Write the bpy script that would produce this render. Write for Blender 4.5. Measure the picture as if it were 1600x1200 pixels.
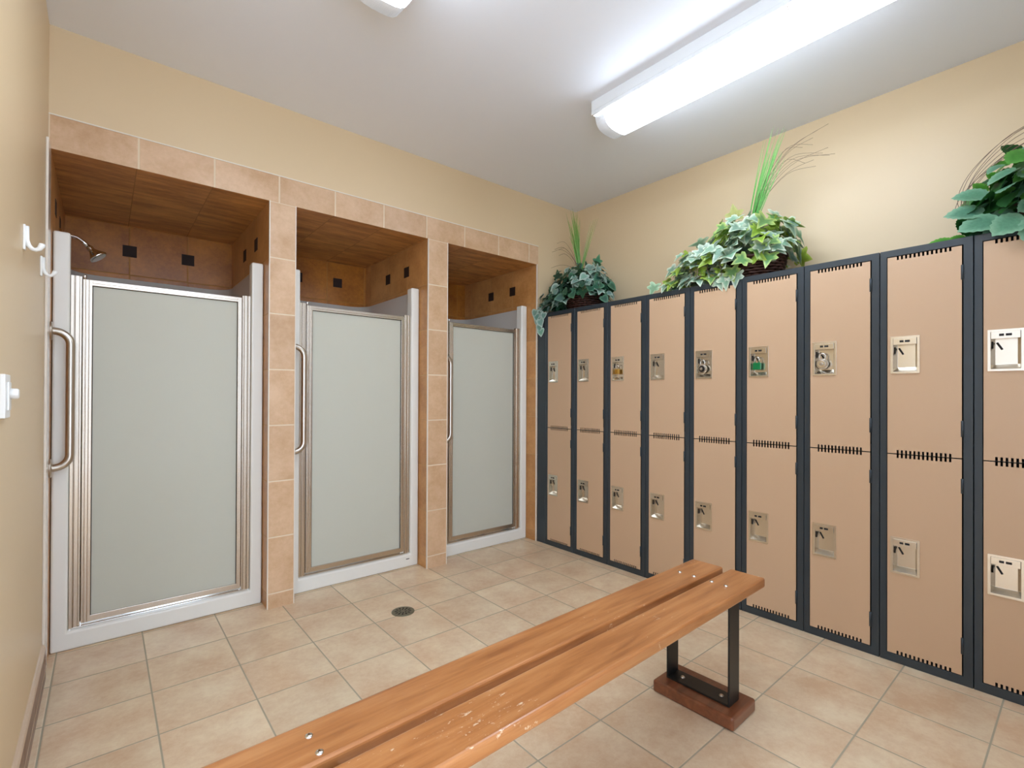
import bpy, bmesh, math, random
from math import sin, cos, pi, radians, sqrt
from mathutils import Vector, Matrix

# ------------------------------------------------------------------ camera, world, exposure
for o in list(bpy.data.objects):
    bpy.data.objects.remove(o, do_unlink=True)
SC = bpy.context.scene
COL = SC.collection
SC.view_settings.view_transform = 'Standard'
SC.view_settings.look = 'None'
SC.view_settings.gamma = 1.0
SC.view_settings.use_curve_mapping = False
SC.view_settings.exposure = 0.62

LAMP = 10.5                       # radiance of the fluorescent lens

cam_data = bpy.data.cameras.new('camera')
cam_data.sensor_width = 36.0
cam_data.sensor_fit = 'HORIZONTAL'
cam_data.lens = 762.38 / 1600 * 36
cam_data.shift_y = 14.63 / 1600
cam_data.clip_start = 0.02
cam = bpy.data.objects.new('camera', cam_data)
COL.objects.link(cam)
yaw, pitch, roll, EYE = 0.6971, 0.0043, 0.0042, 1.1519
fw = Vector((sin(yaw) * cos(pitch), cos(yaw) * cos(pitch), sin(pitch)))
rt = Vector((cos(yaw), -sin(yaw), 0))
up = rt.cross(fw)
r2 = rt * cos(roll) + up * sin(roll)
u2 = up * cos(roll) - rt * sin(roll)
m3 = Matrix((r2, u2, -fw)).transposed()
cam.matrix_world = Matrix.Translation((0, 0, EYE)) @ m3.to_4x4()
SC.camera = cam

world = bpy.data.worlds.new('world')
SC.world = world
world.use_nodes = True
world.node_tree.nodes['Background'].inputs[0].default_value = (0.80, 0.97, 1.22, 1)
world.node_tree.nodes['Background'].inputs[1].default_value = 3.7  # added ambient fill, enters through the gaps left open behind the camera

# ------------------------------------------------------------------ key dimensions (metres)
CEIL = 2.718
LW = -0.185                      # left wall
RW = 3.084                       # wall behind the lockers
TF = 2.844                       # tiled shower front
SF = 2.956                       # front of the shower stalls
RB = 3.85                        # back of the shower recesses
SOFFIT, BAND = 2.192, 2.337
LX = 2.641                       # locker fronts
LWID, LH = 0.305, 1.794
OPEN = [(-0.178, 0.679), (0.812, 1.650), (1.800, 2.634)]
NEAR = -1.3

# ------------------------------------------------------------------ helpers
def s2l(c):
    c = c / 255.0
    return c / 12.92 if c <= 0.04045 else ((c + 0.055) / 1.055) ** 2.4
def rgb(r, g, b):
    return (s2l(r), s2l(g), s2l(b), 1.0)

class MB:
    def __init__(s):
        s.v = []; s.f = []; s.m = []; s.sm = []; s.col = []
    def vert(s, p, c=None):
        s.v.append(tuple(p)); s.col.append(c if c else (1, 1, 1, 1)); return len(s.v) - 1
    def face(s, idx, mat=0, smooth=False):
        s.f.append(tuple(idx)); s.m.append(mat); s.sm.append(smooth)
    def box(s, x0, x1, y0, y1, z0, z1, mat=0, M=None, mats=None):
        P = [(x, y, z) for z in (z0, z1) for y in (y0, y1) for x in (x0, x1)]
        if M is not None: P = [tuple(M @ Vector(p)) for p in P]
        b = len(s.v)
        for p in P: s.vert(p)
        # order: -z +z -y +y -x +x
        F = [(0, 2, 3, 1), (4, 5, 7, 6), (0, 1, 5, 4), (2, 6, 7, 3), (0, 4, 6, 2), (1, 3, 7, 5)]
        for k, f in enumerate(F):
            s.face([b + i for i in f], mats[k] if mats else mat)
    def tube(s, pts, r, seg=12, mat=0, caps=True, smooth=True, squash=1.0):
        pts = [Vector(p) for p in pts]; n = len(pts)
        rr = r if isinstance(r, (list, tuple)) else [r] * n
        t0 = (pts[1] - pts[0]).normalized()
        a = Vector((0, 0, 1)) if abs(t0.z) < 0.9 else Vector((0, 1, 0))
        nrm = t0.cross(a).normalized(); rings = []
        for i, p in enumerate(pts):
            t = ((pts[min(i + 1, n - 1)] - pts[max(i - 1, 0)])).normalized()
            nrm = (nrm - t * nrm.dot(t)).normalized()
            bn = t.cross(nrm)
            rings.append([s.vert(p + nrm * cos(2 * pi * k / seg) * rr[i] + bn * sin(2 * pi * k / seg) * rr[i] * squash) for k in range(seg)])
        for i in range(n - 1):
            for k in range(seg):
                k2 = (k + 1) % seg
                s.face((rings[i][k], rings[i][k2], rings[i + 1][k2], rings[i + 1][k]), mat, smooth)
        if caps:
            s.face(rings[0][::-1], mat); s.face(rings[-1], mat)
    def lathe(s, prof, M, seg=24, mat=0, smooth=True, capa=True, capb=True):
        rings = []
        for (r, h) in prof:
            rings.append([s.vert(M @ Vector((r * cos(2 * pi * k / seg), r * sin(2 * pi * k / seg), h))) for k in range(seg)])
        for i in range(len(prof) - 1):
            for k in range(seg):
                k2 = (k + 1) % seg
                s.face((rings[i][k], rings[i][k2], rings[i + 1][k2], rings[i + 1][k]), mat, smooth)
        if capa: s.face(rings[0][::-1], mat)
        if capb: s.face(rings[-1], mat)
    def prism(s, prof, axis, a0, a1, mat=0, smooth=False, caps=True):
        # prof: list of 2-D points; axis 'x','y','z' is the extrusion axis
        def P(p, a):
            return {'x': (a, p[0], p[1]), 'y': (p[0], a, p[1]), 'z': (p[0], p[1], a)}[axis]
        A = [s.vert(P(p, a0)) for p in prof]; B = [s.vert(P(p, a1)) for p in prof]
        n = len(prof)
        for k in range(n):
            k2 = (k + 1) % n
            s.face((A[k], A[k2], B[k2], B[k]), mat, smooth)
        if caps:
            s.face(A[::-1], mat); s.face(B, mat)
    def plate(s, us, vs, solid, fn, t0, t1, mat=0):
        # sheet cut from a grid of cells: fn(u, v, t) -> point; solid(i, j) says which cells exist
        us = sorted(set(round(u, 6) for u in us)); vs = sorted(set(round(v, 6) for v in vs))
        nu, nv = len(us) - 1, len(vs) - 1; cache = {}
        def V(i, j, t):
            k = (i, j, t)
            if k not in cache: cache[k] = s.vert(fn(us[i], vs[j], t))
            return cache[k]
        S = [[bool(solid((us[i] + us[i + 1]) / 2, (vs[j] + vs[j + 1]) / 2)) for j in range(nv)] for i in range(nu)]
        ok = lambda i, j: 0 <= i < nu and 0 <= j < nv and S[i][j]
        for i in range(nu):
            for j in range(nv):
                if not S[i][j]: continue
                s.face((V(i, j, t0), V(i + 1, j, t0), V(i + 1, j + 1, t0), V(i, j + 1, t0)), mat)
                s.face((V(i, j, t1), V(i, j + 1, t1), V(i + 1, j + 1, t1), V(i + 1, j, t1)), mat)
                if not ok(i - 1, j): s.face((V(i, j, t0), V(i, j + 1, t0), V(i, j + 1, t1), V(i, j, t1)), mat)
                if not ok(i + 1, j): s.face((V(i + 1, j, t0), V(i + 1, j, t1), V(i + 1, j + 1, t1), V(i + 1, j + 1, t0)), mat)
                if not ok(i, j - 1): s.face((V(i, j, t0), V(i, j, t1), V(i + 1, j, t1), V(i + 1, j, t0)), mat)
                if not ok(i, j + 1): s.face((V(i, j + 1, t0), V(i + 1, j + 1, t0), V(i + 1, j + 1, t1), V(i, j + 1, t1)), mat)
    def build(s, name, mats, parent=None, bevel=0.0, segs=2, fix=True, color=False, loc=None):
        me = bpy.data.meshes.new(name)
        me.from_pydata(s.v, [], s.f)
        if not isinstance(mats, (list, tuple)): mats = [mats]
        for m in mats: me.materials.append(m)
        me.polygons.foreach_set('material_index', s.m)
        me.polygons.foreach_set('use_smooth', s.sm)
        if color:
            at = me.color_attributes.new('leafcol', 'FLOAT_COLOR', 'POINT')
            at.data.foreach_set('color', [x for c in s.col for x in c])
        if fix:
            bm = bmesh.new(); bm.from_mesh(me)
            bmesh.ops.recalc_face_normals(bm, faces=bm.faces)
            bm.to_mesh(me); bm.free()
        me.update()
        o = bpy.data.objects.new(name, me); COL.objects.link(o)
        if parent is not None: o.parent = parent
        if loc is not None: o.location = loc
        if bevel > 0:
            b = o.modifiers.new('bevel', 'BEVEL'); b.width = bevel; b.segments = segs
            b.limit_method = 'ANGLE'; b.angle_limit = radians(40)
            b.harden_normals = False
        return o

def tag(o, label, cat, group=None):
    o['label'] = label; o['category'] = cat
    if group: o['group'] = group
    return o
def thing(name, label, cat, loc=(0, 0, 0), rz=0.0, group=None):
    o = bpy.data.objects.new(name, None); COL.objects.link(o)
    o.empty_display_size = 0.05
    o.location = loc; o.rotation_euler = (0, 0, rz)
    return tag(o, label, cat, group)
def struct(o):
    o['kind'] = 'structure'; return o
def dup(root, loc, label):
    r = root.copy(); COL.objects.link(r); r.location = loc; r['label'] = label
    for ch in list(root.children):
        c = ch.copy(); COL.objects.link(c); c.parent = r
        for g in list(ch.children):
            d = g.copy(); COL.objects.link(d); d.parent = c
    return r

def arc(c, r, a0, a1, n, plane='xz', fixed=0.0):
    out = []
    for k in range(n + 1):
        a = a0 + (a1 - a0) * k / n
        p, q = c[0] + r * cos(a), c[1] + r * sin(a)
        out.append({'xz': (p, fixed, q), 'xy': (p, q, fixed), 'yz': (fixed, p, q)}[plane])
    return out

# ------------------------------------------------------------------ materials
def newmat(name):
    m = bpy.data.materials.new(name); m.use_nodes = True
    nt = m.node_tree
    return m, nt, nt.nodes['Principled BSDF']
def node(nt, kind, **kw):
    n = nt.nodes.new(kind)
    for k, v in kw.items():
        if k.startswith('i_'):
            key = k[2:]
            n.inputs[int(key) if key.isdigit() else key].default_value = v
        else: setattr(n, k, v)
    return n
def mth(nt, op, a, b=None, c=None, clamp=False):
    n = nt.nodes.new('ShaderNodeMath'); n.operation = op; n.use_clamp = clamp
    for i, x in enumerate((a, b, c)):
        if x is None: continue
        if isinstance(x, (int, float)): n.inputs[i].default_value = x
        else: nt.links.new(x, n.inputs[i])
    return n.outputs[0]
def mixc(nt, fac, a, b, mode='MIX'):
    n = nt.nodes.new('ShaderNodeMix'); n.data_type = 'RGBA'; n.blend_type = mode
    for sock, x in ((n.inputs[0], fac), (n.inputs[6], a), (n.inputs[7], b)):
        if isinstance(x, (int, float, tuple)): sock.default_value = x
        else: nt.links.new(x, sock)
    return n.outputs[2]
def ramp(nt, fac, stops):
    n = nt.nodes.new('ShaderNodeValToRGB')
    el = n.color_ramp.elements
    while len(el) < len(stops): el.new(0.5)
    for e, (p, c) in zip(el, stops): e.position = p; e.color = c
    nt.links.new(fac, n.inputs[0]); return n.outputs[0]
def plain(name, col, rough=0.5, metal=0.0, noise=0.0, nscale=8.0, spec=0.5, coat=0.0, bump=0.0, bscale=300.0, var=None):
    m, nt, b = newmat(name)
    b.inputs['Base Color'].default_value = col
    b.inputs['Roughness'].default_value = rough
    b.inputs['Metallic'].default_value = metal
    b.inputs['Specular IOR Level'].default_value = spec
    b.inputs['Coat Weight'].default_value = coat
    tc = node(nt, 'ShaderNodeTexCoord')
    if noise > 0:
        n = node(nt, 'ShaderNodeTexNoise', i_Scale=nscale, i_Detail=4.0)
        nt.links.new(tc.outputs['Object'], n.inputs['Vector'])
        k = 1 - noise
        dark = tuple(c * k for c in col[:3]) + (1,)
        c2 = var if var else dark
        nt.links.new(mixc(nt, n.outputs['Fac'], c2, col), b.inputs['Base Color'])
    if bump > 0:
        n2 = node(nt, 'ShaderNodeTexNoise', i_Scale=bscale, i_Detail=2.0)
        nt.links.new(tc.outputs['Object'], n2.inputs['Vector'])
        bp = node(nt, 'ShaderNodeBump', i_Strength=bump, i_Distance=0.001)
        nt.links.new(n2.outputs['Fac'], bp.inputs['Height'])
        nt.links.new(bp.outputs[0], b.inputs['Normal'])
    return m

def tilemat(name, colA, colB, grout, u=None, v=None, gw=0.004, rough=0.35, stretch=(1, 1, 1), nscale=5.0, spread=0.10):
    """u, v: (axis, offset, pitch) of the grout lines, or None for no lines that way."""
    m, nt, b = newmat(name)
    tc = node(nt, 'ShaderNodeTexCoord')
    sep = node(nt, 'ShaderNodeSeparateXYZ'); nt.links.new(tc.outputs['Object'], sep.inputs[0])
    lines = []; ids = []
    for spec in (u, v):
        if spec is None: continue
        ax, off, pitch_ = spec
        q = mth(nt, 'DIVIDE', mth(nt, 'SUBTRACT', sep.outputs[ax], off), pitch_)
        fl = mth(nt, 'FLOOR', q); fr = mth(nt, 'SUBTRACT', q, fl)
        d = mth(nt, 'MULTIPLY', mth(nt, 'MINIMUM', fr, mth(nt, 'SUBTRACT', 1.0, fr)), pitch_)
        lines.append(d); ids.append(fl)
    comb = node(nt, 'ShaderNodeCombineXYZ')
    for i, x in enumerate(ids): nt.links.new(x, comb.inputs[i])
    wn = node(nt, 'ShaderNodeTexWhiteNoise', noise_dimensions='3D'); nt.links.new(comb.outputs[0], wn.inputs['Vector'])
    mp = node(nt, 'ShaderNodeMapping'); mp.inputs['Scale'].default_value = stretch
    addv = node(nt, 'ShaderNodeVectorMath', operation='MULTIPLY_ADD')
    nt.links.new(wn.outputs['Color'], addv.inputs[0]); addv.inputs[1].default_value = (7, 7, 7)
    nt.links.new(tc.outputs['Object'], mp.inputs['Vector']); nt.links.new(mp.outputs[0], addv.inputs[2])
    n1 = node(nt, 'ShaderNodeTexNoise', i_Scale=nscale, i_Detail=6.0, i_Roughness=0.62)
    nt.links.new(addv.outputs[0], n1.inputs['Vector'])
    n2 = node(nt, 'ShaderNodeTexNoise', i_Scale=nscale * 9, i_Detail=5.0, i_Roughness=0.7)
    nt.links.new(addv.outputs[0], n2.inputs['Vector'])
    f = mth(nt, 'ADD', mth(nt, 'MULTIPLY', n1.outputs['Fac'], 0.7), mth(nt, 'MULTIPLY', n2.outputs['Fac'], 0.3))
    f = mth(nt, 'MULTIPLY_ADD', mth(nt, 'SUBTRACT', f, 0.5), 3.8, 0.5, clamp=True)
    c = mixc(nt, f, colA, colB)
    val = mth(nt, 'MULTIPLY_ADD', mth(nt, 'SUBTRACT', wn.outputs['Value'], 0.5), spread, 1.0)
    hsv = node(nt, 'ShaderNodeHueSaturation'); nt.links.new(c, hsv.inputs['Color']); nt.links.new(val, hsv.inputs['Value'])
    c = hsv.outputs[0]
    if lines:
        d = lines[0] if len(lines) == 1 else mth(nt, 'MINIMUM', lines[0], lines[1])
        mr = node(nt, 'ShaderNodeMapRange'); nt.links.new(d, mr.inputs['Value'])
        mr.inputs['From Min'].default_value = gw * 0.35; mr.inputs['From Max'].default_value = gw * 0.65
        mask = mr.outputs[0]
        c = mixc(nt, mask, grout, c)
        mr2 = node(nt, 'ShaderNodeMapRange'); nt.links.new(d, mr2.inputs['Value'])
        mr2.inputs['From Min'].default_value = gw * 0.3; mr2.inputs['From Max'].default_value = gw * 1.1
        bp = node(nt, 'ShaderNodeBump', i_Strength=0.5, i_Distance=0.0015)
        nt.links.new(mr2.outputs[0], bp.inputs['Height']); nt.links.new(bp.outputs[0], b.inputs['Normal'])
        nt.links.new(mth(nt, 'MULTIPLY_ADD', mask, rough - 0.85, 0.85), b.inputs['Roughness'])
    else: b.inputs['Roughness'].default_value = rough
    nt.links.new(c, b.inputs['Base Color'])
    return m

M_PAINT = plain('beige_paint', rgb(223, 197, 157), 0.42, noise=0.03, nscale=1.5, bump=0.05, bscale=420)
M_CEIL = plain('ceiling_paint', rgb(241, 243, 248), 0.6, noise=0.015, nscale=2.0, bump=0.06, bscale=300)
FA, FB = rgb(226, 204, 170), rgb(204, 168, 132)
M_FLOOR = tilemat('floor_tile', FA, FB, rgb(166, 155, 132), (0, 0.150, 0.3027), (1, 0.525, 0.3015), 0.0052, 0.30)
TA, TB = rgb(220, 184, 148), rgb(198, 158, 118)
GR = rgb(226, 206, 176)
M_BAND = tilemat('wall_tile_band', TA, TB, GR, (0, 0.119, 0.3035), None, 0.0075, 0.36)
M_PILF = tilemat('wall_tile_pillar', TA, TB, GR, (2, 0.080, 0.3017), None, 0.0065, 0.36)
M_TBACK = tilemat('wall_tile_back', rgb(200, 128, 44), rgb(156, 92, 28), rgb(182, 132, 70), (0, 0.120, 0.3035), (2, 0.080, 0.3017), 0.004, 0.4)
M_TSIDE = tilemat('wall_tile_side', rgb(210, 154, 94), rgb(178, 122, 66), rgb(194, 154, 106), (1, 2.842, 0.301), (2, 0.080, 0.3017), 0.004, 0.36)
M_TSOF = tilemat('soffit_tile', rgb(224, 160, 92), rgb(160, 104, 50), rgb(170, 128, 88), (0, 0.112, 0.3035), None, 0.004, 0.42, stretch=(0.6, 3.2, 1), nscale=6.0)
M_INSET = plain('inset_tile', rgb(48, 26, 16), 0.7, noise=0.5, nscale=60)
M_TRIMW = plain('tile_edge_trim', rgb(232, 222, 206), 0.3, 0.0)
M_RETSHEEN = plain('bullnose_tile_sheen', rgb(232, 220, 204), 0.12, noise=0.05, nscale=6)  # left tile return, its white grazing sheen put into the base colour
M_BASE = tilemat('baseboard_tile', rgb(134, 92, 70), rgb(92, 56, 42), rgb(160, 126, 100), (1, 0.525, 0.3015), None, 0.004, 0.3, nscale=16)
M_BASET = plain('baseboard_cap', rgb(206, 178, 150), 0.3, noise=0.1)
M_STALL = plain('white_acrylic', rgb(234, 230, 219), 0.16, spec=0.5)
M_ALU = plain('brushed_aluminium', rgb(206, 194, 178), 0.27, 1.0)
M_CHROME = plain('polished_chrome', rgb(225, 222, 216), 0.10, 1.0)
M_STEEL = plain('brushed_steel', rgb(196, 186, 172), 0.30, 1.0)
M_PRESS = plain('pressed_steel', rgb(226, 218, 204), 0.24, 1.0)
M_DARK = plain('dark_gap', rgb(22, 20, 19), 0.7)
M_RUBBER = plain('dark_seal', rgb(70, 62, 52), 0.6)
M_LDOOR = plain('locker_door_paint', rgb(203, 168, 134), 0.36, noise=0.02, nscale=3)
M_LBODY = plain('locker_body_paint', rgb(48, 56, 61), 0.34, noise=0.05, nscale=3)
M_WHITE = plain('white_plastic', rgb(238, 236, 230), 0.35)
M_LEG = plain('black_steel', rgb(46, 46, 44), 0.35, 0.6)
M_HOUS = plain('fixture_enamel', rgb(232, 233, 232), 0.4)
M_DRAIN = plain('drain_metal', rgb(142, 138, 118), 0.38, 0.8, noise=0.25, nscale=70)
M_GREEN = plain('green_anodised', rgb(22, 128, 72), 0.28, 0.35)
M_BRASS = plain('brass', rgb(206, 160, 78), 0.28, 1.0)
M_BLACK = plain('black_dial', rgb(26, 26, 28), 0.35)

def wood_mat(name, a, b_, c_, scuffs=True):
    m, nt, b = newmat(name)
    tc = node(nt, 'ShaderNodeTexCoord')
    mp = node(nt, 'ShaderNodeMapping'); mp.inputs['Scale'].default_value = (1.3, 16, 16)
    nt.links.new(tc.outputs['Object'], mp.inputs['Vector'])
    n = node(nt, 'ShaderNodeTexNoise', i_Scale=2.2, i_Detail=8.0, i_Roughness=0.6, i_Distortion=0.5)
    nt.links.new(mp.outputs[0], n.inputs['Vector'])
    col = ramp(nt, n.outputs['Fac'], [(0.25, a), (0.5, b_), (0.78, c_)])
    n3 = node(nt, 'ShaderNodeTexNoise', i_Scale=2.0, i_Detail=2.0); nt.links.new(tc.outputs['Object'], n3.inputs['Vector'])
    hsv = node(nt, 'ShaderNodeHueSaturation'); nt.links.new(col, hsv.inputs['Color'])
    nt.links.new(mth(nt, 'MULTIPLY_ADD', n3.outputs['Fac'], 0.3, 0.85), hsv.inputs['Value'])
    col = hsv.outputs[0]
    if scuffs:
        mp2 = node(nt, 'ShaderNodeMapping'); mp2.inputs['Scale'].default_value = (1.0, 3.0, 1); nt.links.new(tc.outputs['Object'], mp2.inputs['Vector'])
        n4 = node(nt, 'ShaderNodeTexNoise', i_Scale=38.0, i_Detail=4.0, i_Roughness=0.7); nt.links.new(mp2.outputs[0], n4.inputs['Vector'])
        n5 = node(nt, 'ShaderNodeTexNoise', i_Scale=2.6, i_Detail=1.0); nt.links.new(tc.outputs['Object'], n5.inputs['Vector'])
        k = mth(nt, 'MULTIPLY', n4.outputs['Fac'], mth(nt, 'MULTIPLY_ADD', n5.outputs['Fac'], 0.9, 0.57))
        mr = node(nt, 'ShaderNodeMapRange'); nt.links.new(k, mr.inputs['Value'])
        mr.inputs['From Min'].default_value = 0.70; mr.inputs['From Max'].default_value = 0.76
        col = mixc(nt, mth(nt, 'MULTIPLY', mr.outputs[0], 0.7), col, rgb(232, 206, 172))
    nt.links.new(col, b.inputs['Base Color'])
    b.inputs['Roughness'].default_value = 0.30
    b.inputs['Coat Weight'].default_value = 0.35; b.inputs['Coat Roughness'].default_value = 0.2
    bp = node(nt, 'ShaderNodeBump', i_Strength=0.08, i_Distance=0.001)
    nt.links.new(n.outputs['Fac'], bp.inputs['Height']); nt.links.new(bp.outputs[0], b.inputs['Normal'])
    return m
M_WOOD = wood_mat('varnished_wood', rgb(140, 82, 40), rgb(176, 113, 62), rgb(200, 140, 86))
M_WOODD = wood_mat('dark_varnished_wood', rgb(88, 48, 28), rgb(114, 64, 38), rgb(134, 80, 50), False)

def glass_mat():
    m, nt, b = newmat('frosted_glass')
    out = nt.nodes['Material Output']
    b.inputs['Base Color'].default_value = rgb(236, 234, 219)
    b.inputs['Roughness'].default_value = 0.42
    tr = node(nt, 'ShaderNodeBsdfTranslucent'); tr.inputs['Color'].default_value = rgb(243, 243, 230)
    mx = node(nt, 'ShaderNodeMixShader'); mx.inputs[0].default_value = 0.45
    nt.links.new(b.outputs[0], mx.inputs[1]); nt.links.new(tr.outputs[0], mx.inputs[2])
    nt.links.new(mx.outputs[0], out.inputs['Surface'])
    tc = node(nt, 'ShaderNodeTexCoord')
    n = node(nt, 'ShaderNodeTexVoronoi', i_Scale=220.0); nt.links.new(tc.outputs['Object'], n.inputs['Vector'])
    bp = node(nt, 'ShaderNodeBump', i_Strength=0.15, i_Distance=0.0008)
    nt.links.new(n.outputs['Distance'], bp.inputs['Height']); nt.links.new(bp.outputs[0], b.inputs['Normal'])
    return m
M_GLASS = glass_mat()

def lens_mat(name, strength):
    m, nt, b = newmat(name)
    b.inputs['Base Color'].default_value = (0.8, 0.8, 0.8, 1)
    b.inputs['Roughness'].default_value = 0.25
    b.inputs['Emission Color'].default_value = (0.84, 0.98, 1.17, 1)
    b.inputs['Emission Strength'].default_value = strength
    tc = node(nt, 'ShaderNodeTexCoord')
    n = node(nt, 'ShaderNodeTexVoronoi', i_Scale=130.0, i_Randomness=0.0); nt.links.new(tc.outputs['Object'], n.inputs['Vector'])
    bp = node(nt, 'ShaderNodeBump', i_Strength=0.6, i_Distance=0.002)
    nt.links.new(n.outputs['Distance'], bp.inputs['Height']); nt.links.new(bp.outputs[0], b.inputs['Normal'])
    return m
M_LENS = lens_mat('lit_prismatic_lens', LAMP)
M_LENSEND = lens_mat('prismatic_lens_end', 0.16)

def leaf_mat(name, rough=0.45):
    m, nt, b = newmat(name)
    at = node(nt, 'ShaderNodeVertexColor', layer_name='leafcol')
    tc = node(nt, 'ShaderNodeTexCoord')
    n = node(nt, 'ShaderNodeTexNoise', i_Scale=90.0, i_Detail=3.0); nt.links.new(tc.outputs['Object'], n.inputs['Vector'])
    hsv = node(nt, 'ShaderNodeHueSaturation'); nt.links.new(at.outputs[0], hsv.inputs['Color'])
    nt.links.new(mth(nt, 'MULTIPLY_ADD', n.outputs['Fac'], 0.5, 0.75), hsv.inputs['Value'])
    nt.links.new(hsv.outputs[0], b.inputs['Base Color'])
    b.inputs['Roughness'].default_value = rough
    out = nt.nodes['Material Output']
    tr = node(nt, 'ShaderNodeBsdfTranslucent'); nt.links.new(hsv.outputs[0], tr.inputs['Color'])
    mx = node(nt, 'ShaderNodeMixShader'); mx.inputs[0].default_value = 0.25
    nt.links.new(b.outputs[0], mx.inputs[1]); nt.links.new(tr.outputs[0], mx.inputs[2]); nt.links.new(mx.outputs[0], out.inputs['Surface'])
    return m
M_LEAF = leaf_mat('silk_leaf')
M_WICKER = plain('wicker', rgb(84, 48, 34), 0.5, noise=0.5, nscale=40)
M_WIRE = plain('curly_twig', rgb(120, 92, 76), 0.5)
M_MOSS = plain('dark_moss', rgb(40, 42, 24), 0.9, noise=0.4, nscale=50)

# ------------------------------------------------------------------ the room
b = MB(); b.box(-1.8, RW + 0.1, -2.1, 3.95, -0.10, 0.0)
struct(b.build('floor', M_FLOOR))
b = MB(); b.box(-1.8, RW + 0.1, NEAR - 0.1, 3.95, CEIL, CEIL + 0.1)
struct(b.build('ceiling', M_CEIL))
# the left wall ends at a doorway beside the camera, where the room widens
b = MB(); b.box(LW - 0.115, LW, 1.0, 3.95, 0, CEIL); b.box(-1.7, LW - 0.115, 1.0, 1.1, 0, CEIL)
struct(b.build('wall_left', M_PAINT))
b = MB(); b.box(-1.85, -1.75, -2.1, 1.1, 0, CEIL)  # unseen wall, added to keep side light off the lockers and their handles
struct(b.build('wall_baffle_left', M_CEIL))
b = MB(); b.box(0.9, RW, -0.42, -0.32, 0, CEIL); b.box(-0.65, 0.35, -2.1, -2.0, 0, CEIL)  # unseen wall pieces, added to shade the near lockers and fill door-frame reflections
struct(b.build('wall_baffle_near', M_CEIL))
b = MB(); b.box(RW, RW + 0.1, NEAR - 0.1, 3.95, 0, CEIL)
struct(b.build('wall_right', M_PAINT))
b = MB()
b.box(LW, RW, TF, 3.95, BAND, CEIL)
b.box(2.645, RW, TF, 3.95, 0, BAND)
struct(b.build('wall_back', M_PAINT))

# tiled shower front: header with soffit, pillars, recess linings
b = MB(); b.box(LW, 2.645, TF - 0.003, 3.95, SOFFIT, BAND, mats=[1, 2, 0, 0, 0, 0])
struct(b.build('wall_tiled_header', [M_BAND, M_TSOF, M_BAND]))
def inset(mb, face, a, z, s=0.035):
    if face[0] == 'y': mb.box(a - s, a + s, face[1] - 0.002, face[1] + 0.01, z - s, z + s, 3)
    else: mb.box(min(face[1], face[1] + face[2] * 0.002), max(face[1], face[1] + face[2] * 0.002), a - s, a + s, z - s, z + s, 3)
SIDEY = (3.145, 3.44, 3.74)
def pillar(x0, x1):
    mb = MB(); mb.box(x0, x1, TF - 0.003, RB, 0, SOFFIT, mats=[0, 0, 0, 0, 1, 1])
    for yy in SIDEY[:2]:
        inset(mb, ('x', x0, -1), yy, 2.025, 0.036); inset(mb, ('x', x1, 1), yy, 2.025, 0.036)
    return struct(mb.build('pillar', [M_PILF, M_TSIDE, M_TBACK, M_INSET]))
pillar(0.679, 0.812); pillar(1.650, 1.800)
b = MB(); b.box(LW, 2.645, RB, 3.95, 0, SOFFIT, 2)
for xx in (0.120, 0.4235, 1.1135, 1.417, 2.02, 2.33):
    inset(b, ('y', RB), xx, 2.037)
struct(b.build('wall_recess_back', [M_PILF, M_TSIDE, M_TBACK, M_INSET]))
b = MB(); b.box(LW, -0.178, 2.846, RB, 0, SOFFIT, 1)
for yy in SIDEY[:2]: inset(b, ('x', -0.178, 1), yy, 2.025, 0.036)
struct(b.build('wall_recess_left', [M_PILF, M_TSIDE, M_TBACK, M_INSET]))
b = MB(); b.box(2.634, 2.645, TF - 0.003, RB, 0, SOFFIT, mats=[1, 1, 0, 1, 1, 1])
for yy in SIDEY[:2]: inset(b, ('x', 2.634, -1), yy, 2.025, 0.036)
struct(b.build('wall_recess_right', [M_PILF, M_TSIDE, M_TBACK, M_INSET]))
# thin pale edge strips of the tiling; the last is a tile return with painted sheen
k = 1
b = MB(); b.box(LW, 2.647, TF - 0.006, TF + 0.01, BAND - 0.001, BAND + 0.004)
struct(b.build('trim_1', M_TRIMW))
for x in (0.679, 0.812, 1.650, 1.800, 2.634):
    k += 1
    b = MB(); b.box(x - 0.0022, x + 0.0022, TF - 0.0055, TF + 0.006, 0, SOFFIT + 0.002)
    struct(b.build('trim_%d' % k, M_TRIMW))
k += 1
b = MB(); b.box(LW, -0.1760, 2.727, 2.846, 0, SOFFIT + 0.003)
struct(b.build('trim_%d' % k, M_RETSHEEN, bevel=0.003))
# baseboard on the left wall: brown tile with a pale rounded cap
b = MB()
b.box(LW, LW + 0.013, 1.0, 2.727, 0, 0.118, 0)
b.prism([(LW, 0.118), (LW + 0.013, 0.118), (LW + 0.0132, 0.123), (LW + 0.010, 0.131), (LW + 0.005, 0.136), (LW, 0.138)], 'y', 1.0, 2.727, 1)
b.box(LW, LW + 0.0138, 1.0, 2.727, 0.048, 0.051, 1)
struct(b.build('baseboard_left', [M_BASE, M_BASET]))

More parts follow.
